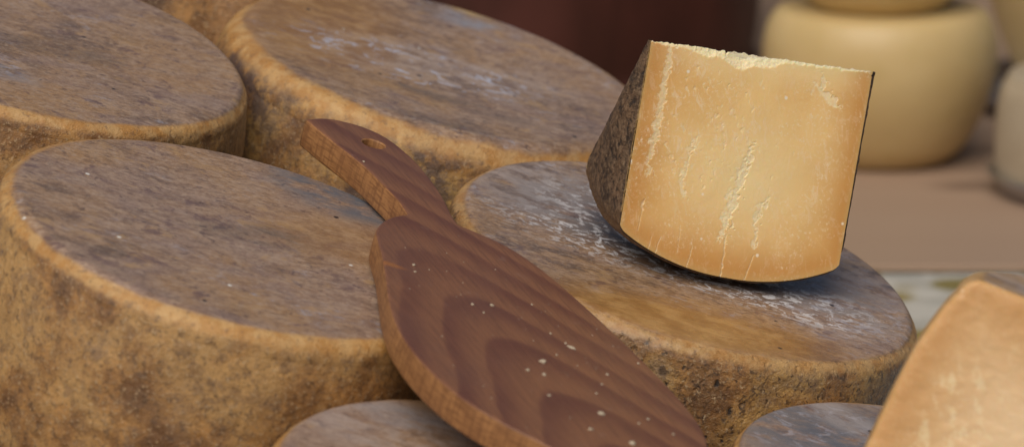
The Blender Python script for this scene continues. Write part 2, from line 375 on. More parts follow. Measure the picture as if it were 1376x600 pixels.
def build_wedge():
    w = np.array([.93428, .28726, -.21117]); a = np.array([-.16819, -.16709, -.97149]); b = np.array([-.31436, .94316, -.1078])
    O = np.array([.0739, 2.1254, .3694]); O = np.array([0, 0, .72]) + (O - np.array([0, 0, .72])) * .9955; L = .1302; R0 = .1022; PHI = .734
    base = O + w * L / 2 + (R0 + .0185) * (math.cos(PHI / 2) * a + math.sin(PHI / 2) * b)
    root = empty('cheese_wedge', base.tolist())
    tag(root, 'tall cut wedge of hard yellow cheese with dark brown rind standing upright on a wheel', 'cheese wedge')
    fr = -b  # direction out of the front face
    def Rr(u):   # rim profile across the width
        r = R0 + .0182 * (4 * u * (1 - u)) ** .92
        e = np.clip((np.abs(2 * u - 1) - .93) / .07, 0, 1)
        return r - .0035 * (1 - np.sqrt(np.maximum(0, 1 - e * e))) + .003 * (u > .5) * (2 * u - 1)
    def rho0(u): return .0016 - .0042 * u
    nu, nv = 460, 440
    inset = .0007
    u = np.linspace(0, 1, nu)[None, :].repeat(nv, 0); v = np.linspace(0, 1, nv)[:, None].repeat(nu, 1)
    U = inset / L + u * (1 - 2 * inset / L)
    rt = rho0(U); rb = Rr(U) - inset
    RHO = rt + (rb - rt) * v
    xm = U * L * 1000; ym = RHO * 1000       # face coordinates in mm
    flat = np.stack([xm.ravel() / 1000, ym.ravel() / 1000, np.zeros(xm.size)], 1)
    rag = fbm(flat, 260, 4, 5, .62).reshape(xm.shape); rag2 = fbm(flat, 620, 3, 9, .6).reshape(xm.shape)
    depth = np.zeros_like(xm); torn = np.zeros_like(xm)
    def ledge(pts, width, amt, ragw, taper=True, pale=1.0):
        nonlocal depth, torn
        X = xm + rag * ragw * 1.6 + rag2 * ragw * .9; Y = ym + rag2 * ragw * 1.3
        d, sg, par = seg_dist(X, Y, pts)
        wv = width * (np.sin(np.pi * np.clip(par * .9 + .05, 0, 1)) ** .5 if taper else 1)
        inside = (sg < 0) & (d < wv)
        f = np.where(inside, (1 - d / np.maximum(wv, 1e-3)), 0)
        f = f * sstep(0, .25, np.where(inside, d, 0) / 1.0 + .1)
        depth += amt * f
        core = sstep(.0, .35, f) * pale
        torn = np.maximum(torn, np.where(inside, core, 0))
    ledge([(12.6, .5), (13.9, 13.4), (13.7, 25.9), (13.9, 38.4), (13.6, 50.9), (12.5, 63.5), (12.2, 72.)], 4.6, .3, 1.7, pale=.75)
    ledge([(68.8, 48.), (67.0, 60.9), (66.6, 70.6), (64.2, 82.0), (62.9, 93.1), (61.9, 100.)], 7.5, .40, 3.0, pale=1.0)
    ledge([(62.2, 98.), (62.1, 104.4), (63.0, 114.6), (62.6, 121.5)], 1.1, .5, .5, taper=False, pale=.7)
    ledge([(83.5, 74.2), (80.2, 83.1), (78.3, 90)], 5.0, .3, 2.4, pale=.95)
    ledge([(78.8, 93), (80, 97.0), (78.7, 101.0)], 4.0, .25, 1.9, pale=.9)
    ledge([(79.7, 106.0), (79., 109.), (78.0, 113.3), (76.6, 121.0)], .8, .4, .35, taper=False, pale=.6)
    ledge([(36.4, 46.8), (34.0, 58.5), (33.6, 69.0), (34.3, 80.5)], 4.6, .24, 2.8, pale=.75)
    ledge([(100.9, 2.5), (105.2, 6.9), (103.3, 11.2), (110.0, 14.4), (113.4, 18.8)], 5.0, .3, 2.8, pale=.8)
    ledge([(12.9, 85.4), (12.3, 90.7)], 2.6, .5, 1.2, pale=.6)
    ledge([(12.0, 90.), (11.5, 102.0)], .6, .35, .2, taper=False, pale=.5)
    ledge([(24.9, 103.8), (23.2, 114.3)], .55, .35, .2, taper=False, pale=.7)
    ledge([(34.8, 95.8), (35.5, 101), (35.8, 110.0)], .45, .3, .2, taper=False, pale=.4)
    ledge([(43.8, 106.1), (42.2, 119.8)], .55, .35, .2, taper=False, pale=.7)
    ledge([(19.8, 104), (19.0, 111.4)], .5, .3, .15, taper=False, pale=.5)
    for k in range(110):   # small flake scars, mostly in the left and middle
        cx = rng.normal(48, 22); cy = rng.uniform(10, 75); l = rng.uniform(.8, 3.0)
        if not 4 < cx < 125: continue
        s = rng.uniform(-.35, .1)
        ledge([(cx, cy), (cx + s * l, cy + l)], rng.uniform(.7, 1.7), rng.uniform(.12, .35), 1.1, pale=.5)
    # broken edge along the apex
    vbx = np.array([0, 12, 24, 31.6, 44.8, 49.8, 56.6, 61.2, 72.9, 79.9, 93.7, 111.6, 131]); vby = np.array([1.2, 1.4, 2.2, 4.0, 5.0, 8.4, 9.2, 6.2, 4.8, 2.0, 1.8, 1.6, 1.0])
    vb = np.interp(xm, vbx, vby) + rag * 1.6 + rag2 * .7
    top = (ym - rho0(U) * 1000)
    below = np.maximum(0, vb - top)
    depth += .34 * below
    torn = np.maximum(torn, sstep(.0, .7, below) * .95)
    depth += .22 * (fbm(flat, 60, 2, 12).reshape(xm.shape)) + .05 * rag2
    # saw wobble at the bottom edge
    depth *= 1e-3
    P = O + (U * L)[..., None] * w + RHO[..., None] * a + (-depth)[..., None] * fr
    # jagged crest
    crest = np.exp(-top / 1.6) * (.9 * fbm(flat * [1, 0, 0], 330, 4, 44, .65).reshape(xm.shape) - .25) * 1e-3
    crest -= np.exp(-top / 2.2) * np.exp(-((xm - 44.5) / .7) ** 2) * 1.6e-3
    P = P - crest[..., None] * a * 1.1
    dl = xm; dr = L * 1000 - xm; db = (rb * 1000 - ym)
    dmin = np.minimum(np.minimum(dl * 1.05, dr * 1.15), db * .9)
    edge = np.exp(-np.maximum(dmin - 2, 0) / 19)
    fringe = np.exp(-(dmin / 3.0) ** 2)
    deep = np.exp(-((xm - 70) / 40) ** 2 - ((ym - 66) / 38) ** 2) * .85 + sstep(22, 0, ym) * .7
    scz = np.exp(-((xm - 46) / 22) ** 2 - ((ym - 34) / 30) ** 2) + .35 + .5 * np.exp(-((xm - 108) / 12) ** 2 - ((ym - 55) / 28) ** 2) + .6 * np.exp(-((xm - 16) / 9) ** 2 - ((ym - 60) / 40) ** 2)
    V = P.reshape(-1, 3); F = grid_faces(nv, nu, False, flip=True)
    A = {'torn': torn.ravel(), 'edge': edge.ravel(), 'fringe': fringe.ravel(), 'deep': deep.ravel(), 'scuff': np.clip(scz, 0, 1).ravel()}
    # crest strip to the back face and the back face itself
    mm = 10; mb = 40
    o0 = len(V)
    c0 = P[0]; cosP, sinP = math.cos(PHI), math.sin(PHI)
    back_dir = cosP * a + sinP * b
    bt = rho0(U[0]) + .0036
    B0 = O + (U[0] * L)[:, None] * w + bt[:, None] * back_dir
    rows = []
    for k in range(1, mm + 1):
        f = k / mm
        q = c0 * (1 - f) + B0 * f
        nz = fbm(np.stack([U[0] * L, np.full(nu, f * .004), np.zeros(nu)], 1), 420, 3, 71, .6)
        q = q - a * ((.0007 * nz + .0009 * math.sin(math.pi * f)) * (f < 1))[:, None]
        rows.append(q)
    for k in range(1, mb + 1):
        f = k / mb
        rr = bt + (Rr(U[0]) - inset - bt) * f
        rows.append(O + (U[0] * L)[:, None] * w + rr[:, None] * back_dir)
    VV = np.concatenate(rows, 0); V = np.concatenate([V, VV], 0)
    nr2 = len(rows)
    idx = np.concatenate([np.arange(nu)[None], o0 + np.arange(nr2 * nu).reshape(nr2, nu)], 0)
    for i in range(nr2):
        r0, r1 = idx[i], idx[i + 1]
        F += [[int(r0[j]), int(r0[j + 1]), int(r1[j + 1]), int(r1[j])] for j in range(nu - 1)]
    ext = nr2 * nu
    tornx = np.concatenate([np.full(mm * nu, .9), np.full(mb * nu, 0.1)])
    for k, val in (('torn', tornx), ('edge', np.zeros(ext)), ('fringe', np.zeros(ext)), ('deep', np.full(ext, .5)), ('scuff', np.full(ext, .3))):
        A[k] = np.concatenate([A[k], val])
    V = V - base
    mesh_obj('paste', V, F, paste_mat('hard_cheese_paste', 4.2), root, attrs=A)
    # rind: left flat side, rim, right flat side as one shell with lips on both cut planes
    npu = 90; nth = 90
    prof = []   # cross profile (u_m along width, rho, rimflag)
    for k in range(60):
        f = k / 59; prof.append((0, f, 0))
    prof = []
    nS = 110
    for k in range(nS): prof.append(('L', k / (nS - 1)))
    for k in range(1, 150): prof.append(('R', k / 150))
    for k in range(nS): prof.append(('T', 1 - k / (nS - 1)))
    th = np.concatenate([[0.006], np.linspace(.014, PHI - .01, nth - 2), [PHI]])
    rows = []; rimf = []; lipf = []
    for (kind, f) in prof:
        if kind == 'L':
            r = float(rho0(0.)) + (float(Rr(np.float64(0.004))) - .0016) * f; bul = -.0022 * math.sin(math.pi * f) * 0 ; x = -.0002
            x += .0020 * max(0, (f - .93) / .07) ** 2
            rm = max(0, (f - .9) / .1)
        elif kind == 'T':
            r = float(rho0(1.)) + (float(Rr(np.float64(.996))) - .0016) * f; x = L + .0002 - .0020 * max(0, (f - .93) / .07) ** 2
            rm = max(0, (f - .9) / .1)
        else:
            uu = .006 + .988 * f; x = uu * L; r = float(Rr(np.float64(uu))); rm = 1
        rows.append((x, r)); rimf.append(rm)
    rows = np.array(rows); m = len(rows)
    X = rows[:, 0][:, None].repeat(nth, 1); Rh = rows[:, 1][:, None].repeat(nth, 1); TH = th[None, :].repeat(m, 0)
    dirs = np.cos(TH)[..., None] * a + np.sin(TH)[..., None] * b
    P = O + X[..., None] * w + Rh[..., None] * dirs
    d = np.gradient(rows, axis=0); nx = -d[:, 1]; nr_ = d[:, 0]; l = np.hypot(nx, nr_) + 1e-12
    outn = (nx / l)[:, None, None] * w + (nr_ / l)[:, None, None] * dirs
    nz = fbm(P.reshape(-1, 3), 160, 3, 3, .6).reshape(m, nth) * .0006 + fbm(P.reshape(-1, 3), 480, 2, 8).reshape(m, nth) * .0003
    flag = (TH > .010) & (TH < PHI - .006)
    amt = np.where(flag, nz + .0003, 0)
    # slight outward crown of the flat sides
    crown = np.zeros((m, 1)); crown[:nS, 0] = .0045 * np.sin(np.pi * np.linspace(0, 1, nS)); crown[-nS:, 0] = .0006 * np.sin(np.pi * np.linspace(0, 1, nS))
    P = P + outn * (amt + crown * np.sin(np.pi * TH / PHI))[..., None]
    # lips toward the paste, on the cut planes
    inn = np.gradient(rows, axis=0)
    lipin = P[:, 0] - outn[:, 0] * (.0010 + .0006 * fbm(P[:, 0], 300, 3, 21)[:, None]) + fr * .00035 * 0 - fr * .0002
    lipf0 = P[:, 0].copy()
    P[:, 0] = P[:, 0] - 0 * fr
    lipb = P[:, -1] - outn[:, -1] * .0014
    G = np.concatenate([lipin[:, None], P, lipb[:, None]], 1)
    lip = np.zeros((m, nth + 2)); lip[nS - 8:, 0] = 1; lip[nS - 8:, 1] = 1; lip[:nS - 8, 0] = -1.2; lip[:, -2:] = 1
    rimA = np.array(rimf)[:, None].repeat(nth + 2, 1)
    mesh_obj('rind', G.reshape(-1, 3) - base, grid_faces(m, nth + 2, False, flip=True), dark_rind_mat('dark_brown_rind', 1.3), root,
             attrs={'rim': rimA.ravel(), 'lip': lip.ravel()})
    return root
wedge = build_wedge()

# ------------------------------------------------------------------ near cut cheese, a half wheel at the right edge
def build_half():
    from math import sin, cos, radians, sqrt
    p = radians(12)
    def cw(v): return Vector((v[0], v[1] * sin(p) - v[2] * cos(p), v[1] * cos(p) + v[2] * sin(p)))
    n = Vector((.368, .912, .165)).normalized(); z = Vector((0, 0, 1))
    f = (z - n * n.z).normalized(); e = f.cross(n) * -1
    if e.x < 0: e = -e
    apex = Vector((.2129 - .002, -.0276, -1.86))
    n, f, e = cw(n), cw(f), cw(e)
    apex = cw(apex) + Vector((0, 0, .72))
    R = .135; H = .133; rc = .010
    C = apex + e * (R - .0035) + n * .0035
    M = Matrix((e * -1, f * -1, n)).transposed()   # local x toward the rounded side, y away from us, z the wheel axis
    if M.determinant() < 0: M = Matrix((e * -1, f * -1, n)).transposed()
    root = empty('cut_cheese_half', (C - n * H)); 
    tag(root, 'near cut half of a cheese at the right edge, smooth tan paste facing us', 'cheese half')
    root.matrix_world = Matrix.Translation(C - n * H)
    ctrl = [(0, 0), (.010, 0)]
    prof = []
    for k in range(60): prof.append(((R - rc) * k / 59, 0.0, 0))
    for k in range(1, 20):
        a = math.pi / 2 * k / 19; prof.append((R - rc + rc * sin(a), -rc + rc * cos(a), k / 19))
    for k in range(1, 60):
        q = k / 59; prof.append((R + .0118 * (1 - math.exp(-q * (H - 2 * rc) / .026)) * (1 if q < .8 else 1 - (q - .8) * .8), -rc - (H - 2 * rc) * q, 1))
    rl = prof[-1][0]
    for k in range(1, 10):
        a = math.pi / 2 * k / 9; prof.append((rl - rc + rc * cos(a), -H + rc - rc * sin(a), 1))
    prof.append((0, -H, 1))
    pr = np.array(prof); m = len(pr)
    ew, fw, nw = (np.array(x) for x in (e, f, n))
    nth = 220
    th = np.linspace(0, np.pi, nth)   # 0: left (-e), pi: right, going behind
    P = np.zeros((m, nth, 3))
    P += pr[:, 0][:, None, None] * (np.cos(th)[None, :, None] * -ew + np.sin(th)[None, :, None] * -fw) + (pr[:, 1] + H)[:, None, None] * nw
    d = np.gradient(pr[:, :2], axis=0); l = np.hypot(d[:, 0], d[:, 1]) + 1e-12
    on = (-d[:, 1] / l)[:, None, None] * (np.cos(th)[None, :, None] * -ew + np.sin(th)[None, :, None] * -fw) + (d[:, 0] / l)[:, None, None] * nw
    nz = fbm(P.reshape(-1, 3), 40, 3, 2).reshape(m, nth) * .0009 * (pr[:, 2][:, None] > 0)
    nz[-12:] = 0
    P = P + on * nz[..., None]
    topv = (1 - sstep(-.2, .35, pr[:, 2]))[:, None].repeat(nth, 1); rimv = np.exp(-((pr[:, 2] - .6) / .7) ** 2)[:, None].repeat(nth, 1) * 1.3
    mat = rind_mat('rind_half', 61.0, grey=.8, mould=.7, sidedark=.0, yellow=1.0, rimcol=((.62, .36, .13), (.74, .48, .22)), blobs=[('pale', 0, 0, .2, .2, 0, .6)])
    mesh_obj('rind', P.reshape(-1, 3), grid_faces(m, nth, False), mat, root, attrs={'top': topv.ravel(), 'rim': rimv.ravel()})
    # paste face: strips between left and right outline
    nu = 300
    zz = pr[:, 1] + H; half = P[:, 0] @ (-ew)
    outl = np.stack([half, P[:, 0] @ nw], 1)
    keep = np.unique(np.round(np.linspace(59, m - 1, m - 59)).astype(int))
    # dense rows in z
    zs = np.linspace(0.0, H, 260)
    hz = np.interp(zs, outl[59:, 1][::-1], outl[59:, 0][::-1]); hz[0] = max(hz[0], R - rc); 
    s = np.linspace(-1, 1, nu)
    Xl = hz[:, None] * s[None, :]; Zl = zs[:, None].repeat(nu, 1)
    flat = np.stack([Xl.ravel(), Zl.ravel(), np.zeros(Xl.size)], 1)
    dl = (hz[:, None] - np.abs(Xl)) * 1000; dt = (H - Zl) * 1000
    # crown of the bevel: paste bulges slightly and rounds off at the rind
    dd = np.minimum(dl, dt)
    dep = .0028 * np.exp(-dd / 1.8) - .0007 * fbm(flat, 40, 3, 5).reshape(Xl.shape) - .0003 * fbm(flat, 240, 3, 6).reshape(Xl.shape)
    G = (-ew) * Xl[..., None] + nw * Zl[..., None] + (-fw) * dep[..., None] + fw * .0028
    wn = fbm(np.stack([flat[:, 0] * 1.0 - flat[:, 1] * .5, flat[:, 1] * .45, flat[:, 2]], 1), 210, 5, 15, .68).reshape(Xl.shape)
    msk = sstep(-.05, .35, fbm(flat, 26, 2, 33).reshape(Xl.shape))
    torn = sstep(.16, .30, wn) * (.35 + .65 * msk) * sstep(8, 22, dd)
    edge = np.exp(-np.maximum(dd - 6, 0) / 22)
    mesh_obj('paste', G.reshape(-1, 3), grid_faces(len(zs), nu, False, flip=True), paste_mat('near_paste', 9.9, crystal=.5, pale=(.88, .65, .40), mid1=(.72, .45, .215), mid2=(.78, .51, .26), ring=(.60, .31, .11)), root,
             attrs={'torn': torn.ravel() * .55, 'edge': edge.ravel() * .85, 'fringe': (np.exp(-(dd / 2.5) ** 2) * .4).ravel(),
                    'deep': (np.clip((dd - 18) / 40, 0, 1)).ravel() * .9, 'scuff': np.full(Xl.size, .25)})
    return root
half = build_half()

# ------------------------------------------------------------------ serving board of dark wood
def wood_mat(name, side=False):
    t = NT(name)
    sep = t.n('ShaderNodeSeparateXYZ'); t.put(sep.inputs[0], t.co)
    x, y, z = sep.outputs
    wob = t.math('MULTIPLY', t.math('SUBTRACT', t.noise(t.mapping(sc=(.35, 1, .4)), 26, 3, .45), .5), .035)
    yy = t.math('ADD', y, t.math('ADD', .043, t.math('MULTIPLY', x, -.07)))
    yy = t.math('ADD', yy, t.math('MULTIPLY', wob, .35))
    par = t.math('MULTIPLY', t.math('SUBTRACT', t.math('SQRT', t.math('ADD', t.math('MULTIPLY', yy, yy), .0009)), .03), 3.2)
    r = t.math('ADD', t.math('SUBTRACT', x, par), wob)
    r = t.math('ADD', r, t.math('MULTIPLY', z, 1.2))
    ring = t.math('FRACT', t.math('MULTIPLY', t.math('SUBTRACT', r, .0549), 1 / .053))
    lat = t.math('MULTIPLY', t.math('MULTIPLY', t.ss(.0, .14, ring), t.math('SUBTRACT', 1, t.ss(.2, .9, ring))), t.math('ADD', .12, t.math('MULTIPLY', t.noise(t.mapping(loc=(5, 2, 1)), 17, 3), 1.25)), clamp=True)
    fine = t.math('FRACT', t.math('MULTIPLY', r, 1 / .0106))
    grain = t.noise(t.mapping(sc=(.045, 1, 1)), 800, 5, .75)
    pores = t.noise(t.mapping(sc=(.06, 1, 1)), 2600, 3, .6)
    if side:
        c = t.mix(t.math('MULTIPLY', t.ss(.2, .9, lat), .5), (.36, .17, .062), (.24, .105, .04))
        lay = t.noise(t.mapping(sc=(.12, .12, 1)), 900, 3, .6)
        c = t.mix(t.math('MULTIPLY', t.ss(.46, .60, lay), .6), c, (.15, .06, .022))
        cr = t.noise(t.mapping(sc=(1, 1, .06)), 380, 3, .6)
        c = t.mix(t.math('MULTIPLY', t.ss(.48, .58, cr), .5), c, (.17, .07, .027))
        c = t.mix(t.math('MULTIPLY', t.ss(.55, .72, t.noise(t.co, 60, 4)), .4), c, (.36, .17, .06))
        nr = t.bump(t.math('ADD', lay, cr), .0003, .7)
        return t.fin(c, .5, nr, .4)
    c = t.mix(lat, (.240, .104, .050), (.138, .050, .031))
    c = t.mix(t.math('MULTIPLY', t.ss(.55, 1, fine), .05), c, (.17, .085, .05))
    c = t.mix(t.math('MULTIPLY', t.ss(.42, .65, grain), .42), c, (.075, .03, .022))
    c = t.mix(t.math('MULTIPLY', t.ss(.58, .72, pores), .25), c, (.19, .10, .065))
    c = t.mix(t.math('MULTIPLY', t.ss(.45, .75, t.noise(t.mapping(loc=(3, 1, 0)), 20, 4, .6)), .35), c, (.14, .066, .048))
    # small orange knot streak near the left shoulder
    sub = t.n('ShaderNodeVectorMath', operation='SUBTRACT'); t.put(sub.inputs[0], t.co); sub.inputs[1].default_value = (.060, -.065, 0)
    mm = t.n('ShaderNodeMapping', vector_type='TEXTURE'); t.put(mm.inputs[0], sub.outputs[0])
    mm.inputs['Rotation'].default_value = (0, 0, .95); mm.inputs['Scale'].default_value = (.013, .0035, 1e3)
    ln = t.n('ShaderNodeVectorMath', operation='LENGTH'); t.put(ln.inputs[0], mm.outputs[0])
    c = t.mix(t.math('MULTIPLY', t.ss(1.1, .3, ln.outputs['Value']), .8), c, (.34, .13, .035))
    # pale dusty smears
    du = t.math('MULTIPLY', t.ss(.56, .72, t.noise(t.co, 55, 5, .7)), t.ss(.50, .68, t.noise(t.co, 420, 4, .75)))
    c = t.mix(t.math('MULTIPLY', du, .22), c, (.5, .40, .34))
    nr = t.bump(t.math('ADD', grain, pores), .0003, .55)
    return t.fin(c, t.math('ADD', .40, t.math('MULTIPLY', grain, .18)), nr, .45)

BO = Vector((-.029, 2.0514, .2836)); BX = Vector((.3902, -.88986, -.23641)).normalized()
BY = Vector((.88177, .43506, -.18222)); BY = (BY - BX * BY.dot(BX)).normalized(); BZ = BX.cross(BY)
OUT = [(-0.1290, -0.0362), (-0.1330, -0.0258), (-0.1330, -0.0163), (-0.1270, -0.0033), (-0.1138, 0.0064), (-0.0894, 0.0108), (-0.0644, 0.0107), (-0.0379, 0.008), (-0.0113, 0.0028), (0.0005, 0.0015), (0.0085, 0.0092), (0.0237, 0.0205), (0.0467, 0.0280), (0.074, 0.0323), (0.1098, 0.0358), (0.1455, 0.0382), (0.1829, 0.0391), (0.2109, 0.0380), (0.2317, 0.0343), (0.2518, 0.0265), (0.2724, 0.0121), (0.2859, -0.0067), (0.2901, -0.025), (0.2846, -0.0388), (0.2733, -0.0494), (0.2605, -0.0597), (0.2506, -0.0663), (0.2352, -0.0768), (0.2211, -0.0840), (0.2046, -0.0896), (0.1829, -0.0927), (0.1608, -0.0930), (0.1351, -0.0900), (0.1063, -0.0823), (0.0836, -0.0745), (0.0542, -0.0645), (0.0331, -0.0586), (0.0197, -0.0542), (0.0103, -0.0484), (0.0028, -0.0417), (-0.0036, -0.033), (-0.0072, -0.0251), (-0.0214, -0.0233), (-0.0316, -0.0231), (-0.0476, -0.0238), (-0.0668, -0.0252), (-0.0829, -0.0275), (-0.0965, -0.0305), (-0.112, -0.0335)]
def catmull(pts, sub, corners=()):
    n = len(pts); out = []
    P = [np.array(q) for q in pts]
    for i in range(n):
        p0, p1, p2, p3 = P[i - 1], P[i], P[(i + 1) % n], P[(i + 2) % n]
        if i in corners: p0 = p1 * 2 - p2
        if (i + 1) % n in corners: p3 = p2 * 2 - p1
        for k in range(sub):
            t = k / sub
            out.append(.5 * ((2 * p1) + (-p0 + p2) * t + (2 * p0 - 5 * p1 + 4 * p2 - p3) * t * t + (-p0 + 3 * p1 - 3 * p2 + p3) * t ** 3))
    return np.array(out)

def build_board():
    TH = .0160
    out = catmull(OUT, 7, corners=(0, 9, 41))
    # outline normals (outward)
    tg = np.roll(out, -1, 0) - np.roll(out, 1, 0); tg /= np.linalg.norm(tg, axis=1, keepdims=True)
    area = .5 * np.sum(out[:, 0] * np.roll(out[:, 1], -1) - np.roll(out[:, 0], -1) * out[:, 1])
    nrm = np.stack([tg[:, 1], -tg[:, 0]], 1) * (1 if area > 0 else -1)
    rb = .0014
    M = Matrix((BX, BY, BZ)).transposed().to_4x4(); M.translation = BO - BZ * TH
    root = empty('serving_board', (0, 0, 0)); root.matrix_world = M
    tag(root, 'dark reddish wooden serving board with a holed handle lying across two cheese wheels', 'serving board')
    # shift so that local z = 0 on the underside, TH on top
    hc = np.array([-.1027, -.0063]); hr = .0062; nh = 40
    ha = np.linspace(0, 2 * np.pi, nh, endpoint=False)
    def ring(off, z): return [(p[0] + n_[0] * off, p[1] + n_[1] * off, z) for p, n_ in zip(out, nrm)]
    prof = []   # (offset, z) from top inner to bottom inner
    for k in range(6):
        a = math.pi / 2 * k / 5; prof.append((-rb + rb * math.sin(a), TH - rb + rb * math.cos(a)))
    for k in range(1, 8): prof.append((.0004 * math.sin(math.pi * k / 8), TH - rb - (TH - 2 * rb) * k / 8))
    for k in range(6):
        a = math.pi / 2 * k / 5; prof.append((-rb + rb * math.cos(a), rb - rb * math.sin(a)))
    import bmesh
    def cap(z, hole):
        """flat cap with hole, as faces over shared outline/hole verts"""
        bm = bmesh.new()
        o = [bm.verts.new(v) for v in ring(-rb, z)]
        es = [bm.edges.new((o[i], o[(i + 1) % len(o)])) for i in range(len(o))]
        h = [bm.verts.new((hc[0] + hole * math.cos(a), hc[1] + hole * math.sin(a), z)) for a in ha]
        es += [bm.edges.new((h[i], h[(i + 1) % nh])) for i in range(nh)]
        bmesh.ops.triangle_fill(bm, edges=es, use_beauty=True, normal=(0, 0, 1))
        bm.verts.index_update()
        V = [tuple(v.co) for v in bm.verts]; F = []
        for f in bm.faces:
            vs = [v.index for v in f.verts]
            F.append(vs if f.normal.z * (1 if z > TH / 2 else -1) > 0 else vs[::-1])
        bm.free(); return V, F
    n = len(out)
    topm = wood_mat('board_face_wood'); sidem = wood_mat('board_edge_wood', True)
    xs = 0.0   # where handle and blade meet
    # collect pieces then split by part
    parts = {'handle': ([], []), 'blade': ([], [])}
    # single mesh then split by face centre; caps cut at the neck so the split runs straight
    bm = bmesh.new()
    mats = []
    for z, hole in ((TH, hr + .0008), (0, hr + .0008)):
        V, F = cap(z, hole); vs = [bm.verts.new(v) for v in V]
        for f in F:
            try: ff = bm.faces.new([vs[i] for i in f]); ff.material_index = 0
            except ValueError: pass
    rows = [[bm.verts.new(v) for v in ring(o_, z_)] for o_, z_ in prof]
    flip = area > 0
    for i in range(len(rows) - 1):
        for j in range(n):
            j2 = (j + 1) % n
            q = [rows[i][j], rows[i + 1][j], rows[i + 1][j2], rows[i][j2]]
            ff = bm.faces.new(q if flip else q[::-1]); ff.material_index = 0 if i < 3 else 1; ff.smooth = True
    hp = [(hr + .0008, TH), (hr + .0002, TH - .0003), (hr, TH - .001), (hr, TH / 2), (hr, .001), (hr + .0008, 0)]
    hrow = [[bm.verts.new((hc[0] + r * math.cos(a), hc[1] + r * math.sin(a), z)) for a in ha] for r, z in hp]
    for i in range(len(hrow) - 1):
        for j in range(nh):
            j2 = (j + 1) % nh
            ff = bm.faces.new([hrow[i][j], hrow[i][j2], hrow[i + 1][j2], hrow[i + 1][j]]); ff.material_index = 1; ff.smooth = True
    bmesh.ops.remove_doubles(bm, verts=bm.verts[:], dist=1e-6)
    g = bm.verts[:] + bm.edges[:] + bm.faces[:]
    bmesh.ops.bisect_plane(bm, geom=g, plane_co=(-.003, 0, 0), plane_no=(1, .0, 0), dist=1e-7)
    for pn, keep in (('handle', lambda x: x < -.003), ('blade', lambda x: x >= -.003)):
        b2 = bm.copy()
        dl = [f for f in b2.faces if not keep(f.calc_center_median().x)]
        bmesh.ops.delete(b2, geom=dl, context='FACES')
        me = bpy.data.meshes.new(pn); b2.to_mesh(me); b2.free()
        me.materials.append(topm); me.materials.append(sidem)
        o = bpy.data.objects.new(pn, me); COL.objects.link(o); o.parent = root
    bm.free()
    return M, TH, out
BM, BTH, BOUT = build_board()

# crumbs on the board
ct = NT('dry_crumb')
crumb_m = ct.fin(ct.mix(ct.ss(.4, .6, ct.noise(ct.co, 900, 3)), (.42, .33, .23), (.55, .47, .34)), .7)
def crumb_mesh(seed, flat=.6, stretch=1.0):
    import bmesh
    bm = bmesh.new(); bmesh.ops.create_icosphere(bm, subdivisions=3, radius=1)
    V = np.array([v.co[:] for v in bm.verts])
    k = 1 + .35 * vnoise(V, 1.3, seed) + .15 * vnoise(V, 3.1, seed + 3)
    V = V * k[:, None] * [stretch, 1, flat]; V[:, 2] = np.maximum(V[:, 2], -.35 * flat); V[:, 2] -= V[:, 2].min()
    for v, q in zip(bm.verts, V): v.co = q
    me = bpy.data.meshes.new('cheese_crumb'); bm.to_mesh(me); bm.free()
    me.polygons.foreach_set('use_smooth', [True] * len(me.polygons)); me.materials.append(crumb_m)
    return me
cms = [crumb_mesh(k, .6, 1 + .25 * (k % 3)) for k in range(5)]
CR = [(0.1646, -0.0233, .0024, 'largest round cheese crumb in the middle of the board'),
      (0.1449, 0.0018, .0019, 'long narrow cheese crumb up and right of the biggest one on the board'),
      (0.2188, -0.0161, .0021, 'second largest crumb, low on the board toward its rounded end'),
      (0.2490, -0.0135, .0025, 'wide crumb at the bottom edge of the picture on the board'),
      (0.1791, -0.0290, .0015, 'small crumb just below the largest crumb on the board'),
      (0.1755, -0.0363, .0014, 'small crumb left of and below the largest crumb'),
      (0.2369, -0.0302, .0016, 'faint crumb near the bottom, left of the second largest one'),
      (0.0597, -0.0494, .0012, 'lone speck of cheese on the left shoulder of the board'),
      (0.1027, -0.0347, .0013, None), (0.1015, -0.0234, .0014, None), (0.1402, 0.0006, .0010, None), (0.157, 0.0338, .0009, None),
      (0.1732, 0.0086, .0010, None), (0.13, -0.0031, .0009, None), (0.0961, 0.0017, .0008, None), (0.2207, 0.0086, .0012, None),
      (0.2024, -0.0367, .0011, None), (0.2351, 0.0154, .0009, None), (0.1116, -0.0323, .0009, None), (.068, -.052, .0009, None),
      (.155, -.011, .0009, None), (.185, .000, .0009, None), (.196, -.008, .0009, None),
      (.226, .001, .0009, None), (-.0745, -.0235, .0009, None)]
for i, (x, y, r, lab) in enumerate(CR):
    o = bpy.data.objects.new('cheese_crumb', cms[i % 5]); COL.objects.link(o)
    L = Matrix.Translation(BM @ Vector((x, y, BTH))) @ BM.to_3x3().to_4x4() @ Matrix.Rotation(rng.uniform(0, 6), 4, 'Z') @ Matrix.Scale(r * .66, 4)
    if i == 1: L = Matrix.Translation(BM @ Vector((x, y, BTH))) @ BM.to_3x3().to_4x4() @ Matrix.Rotation(.5, 4, 'Z') @ Matrix.Diagonal((.0022, .0009, .0009, 1))
    o.matrix_world = L
    tag(o, lab or 'tiny pale cheese speck scattered on the dark wooden board', 'cheese crumb', 'crumbs on the wooden board')
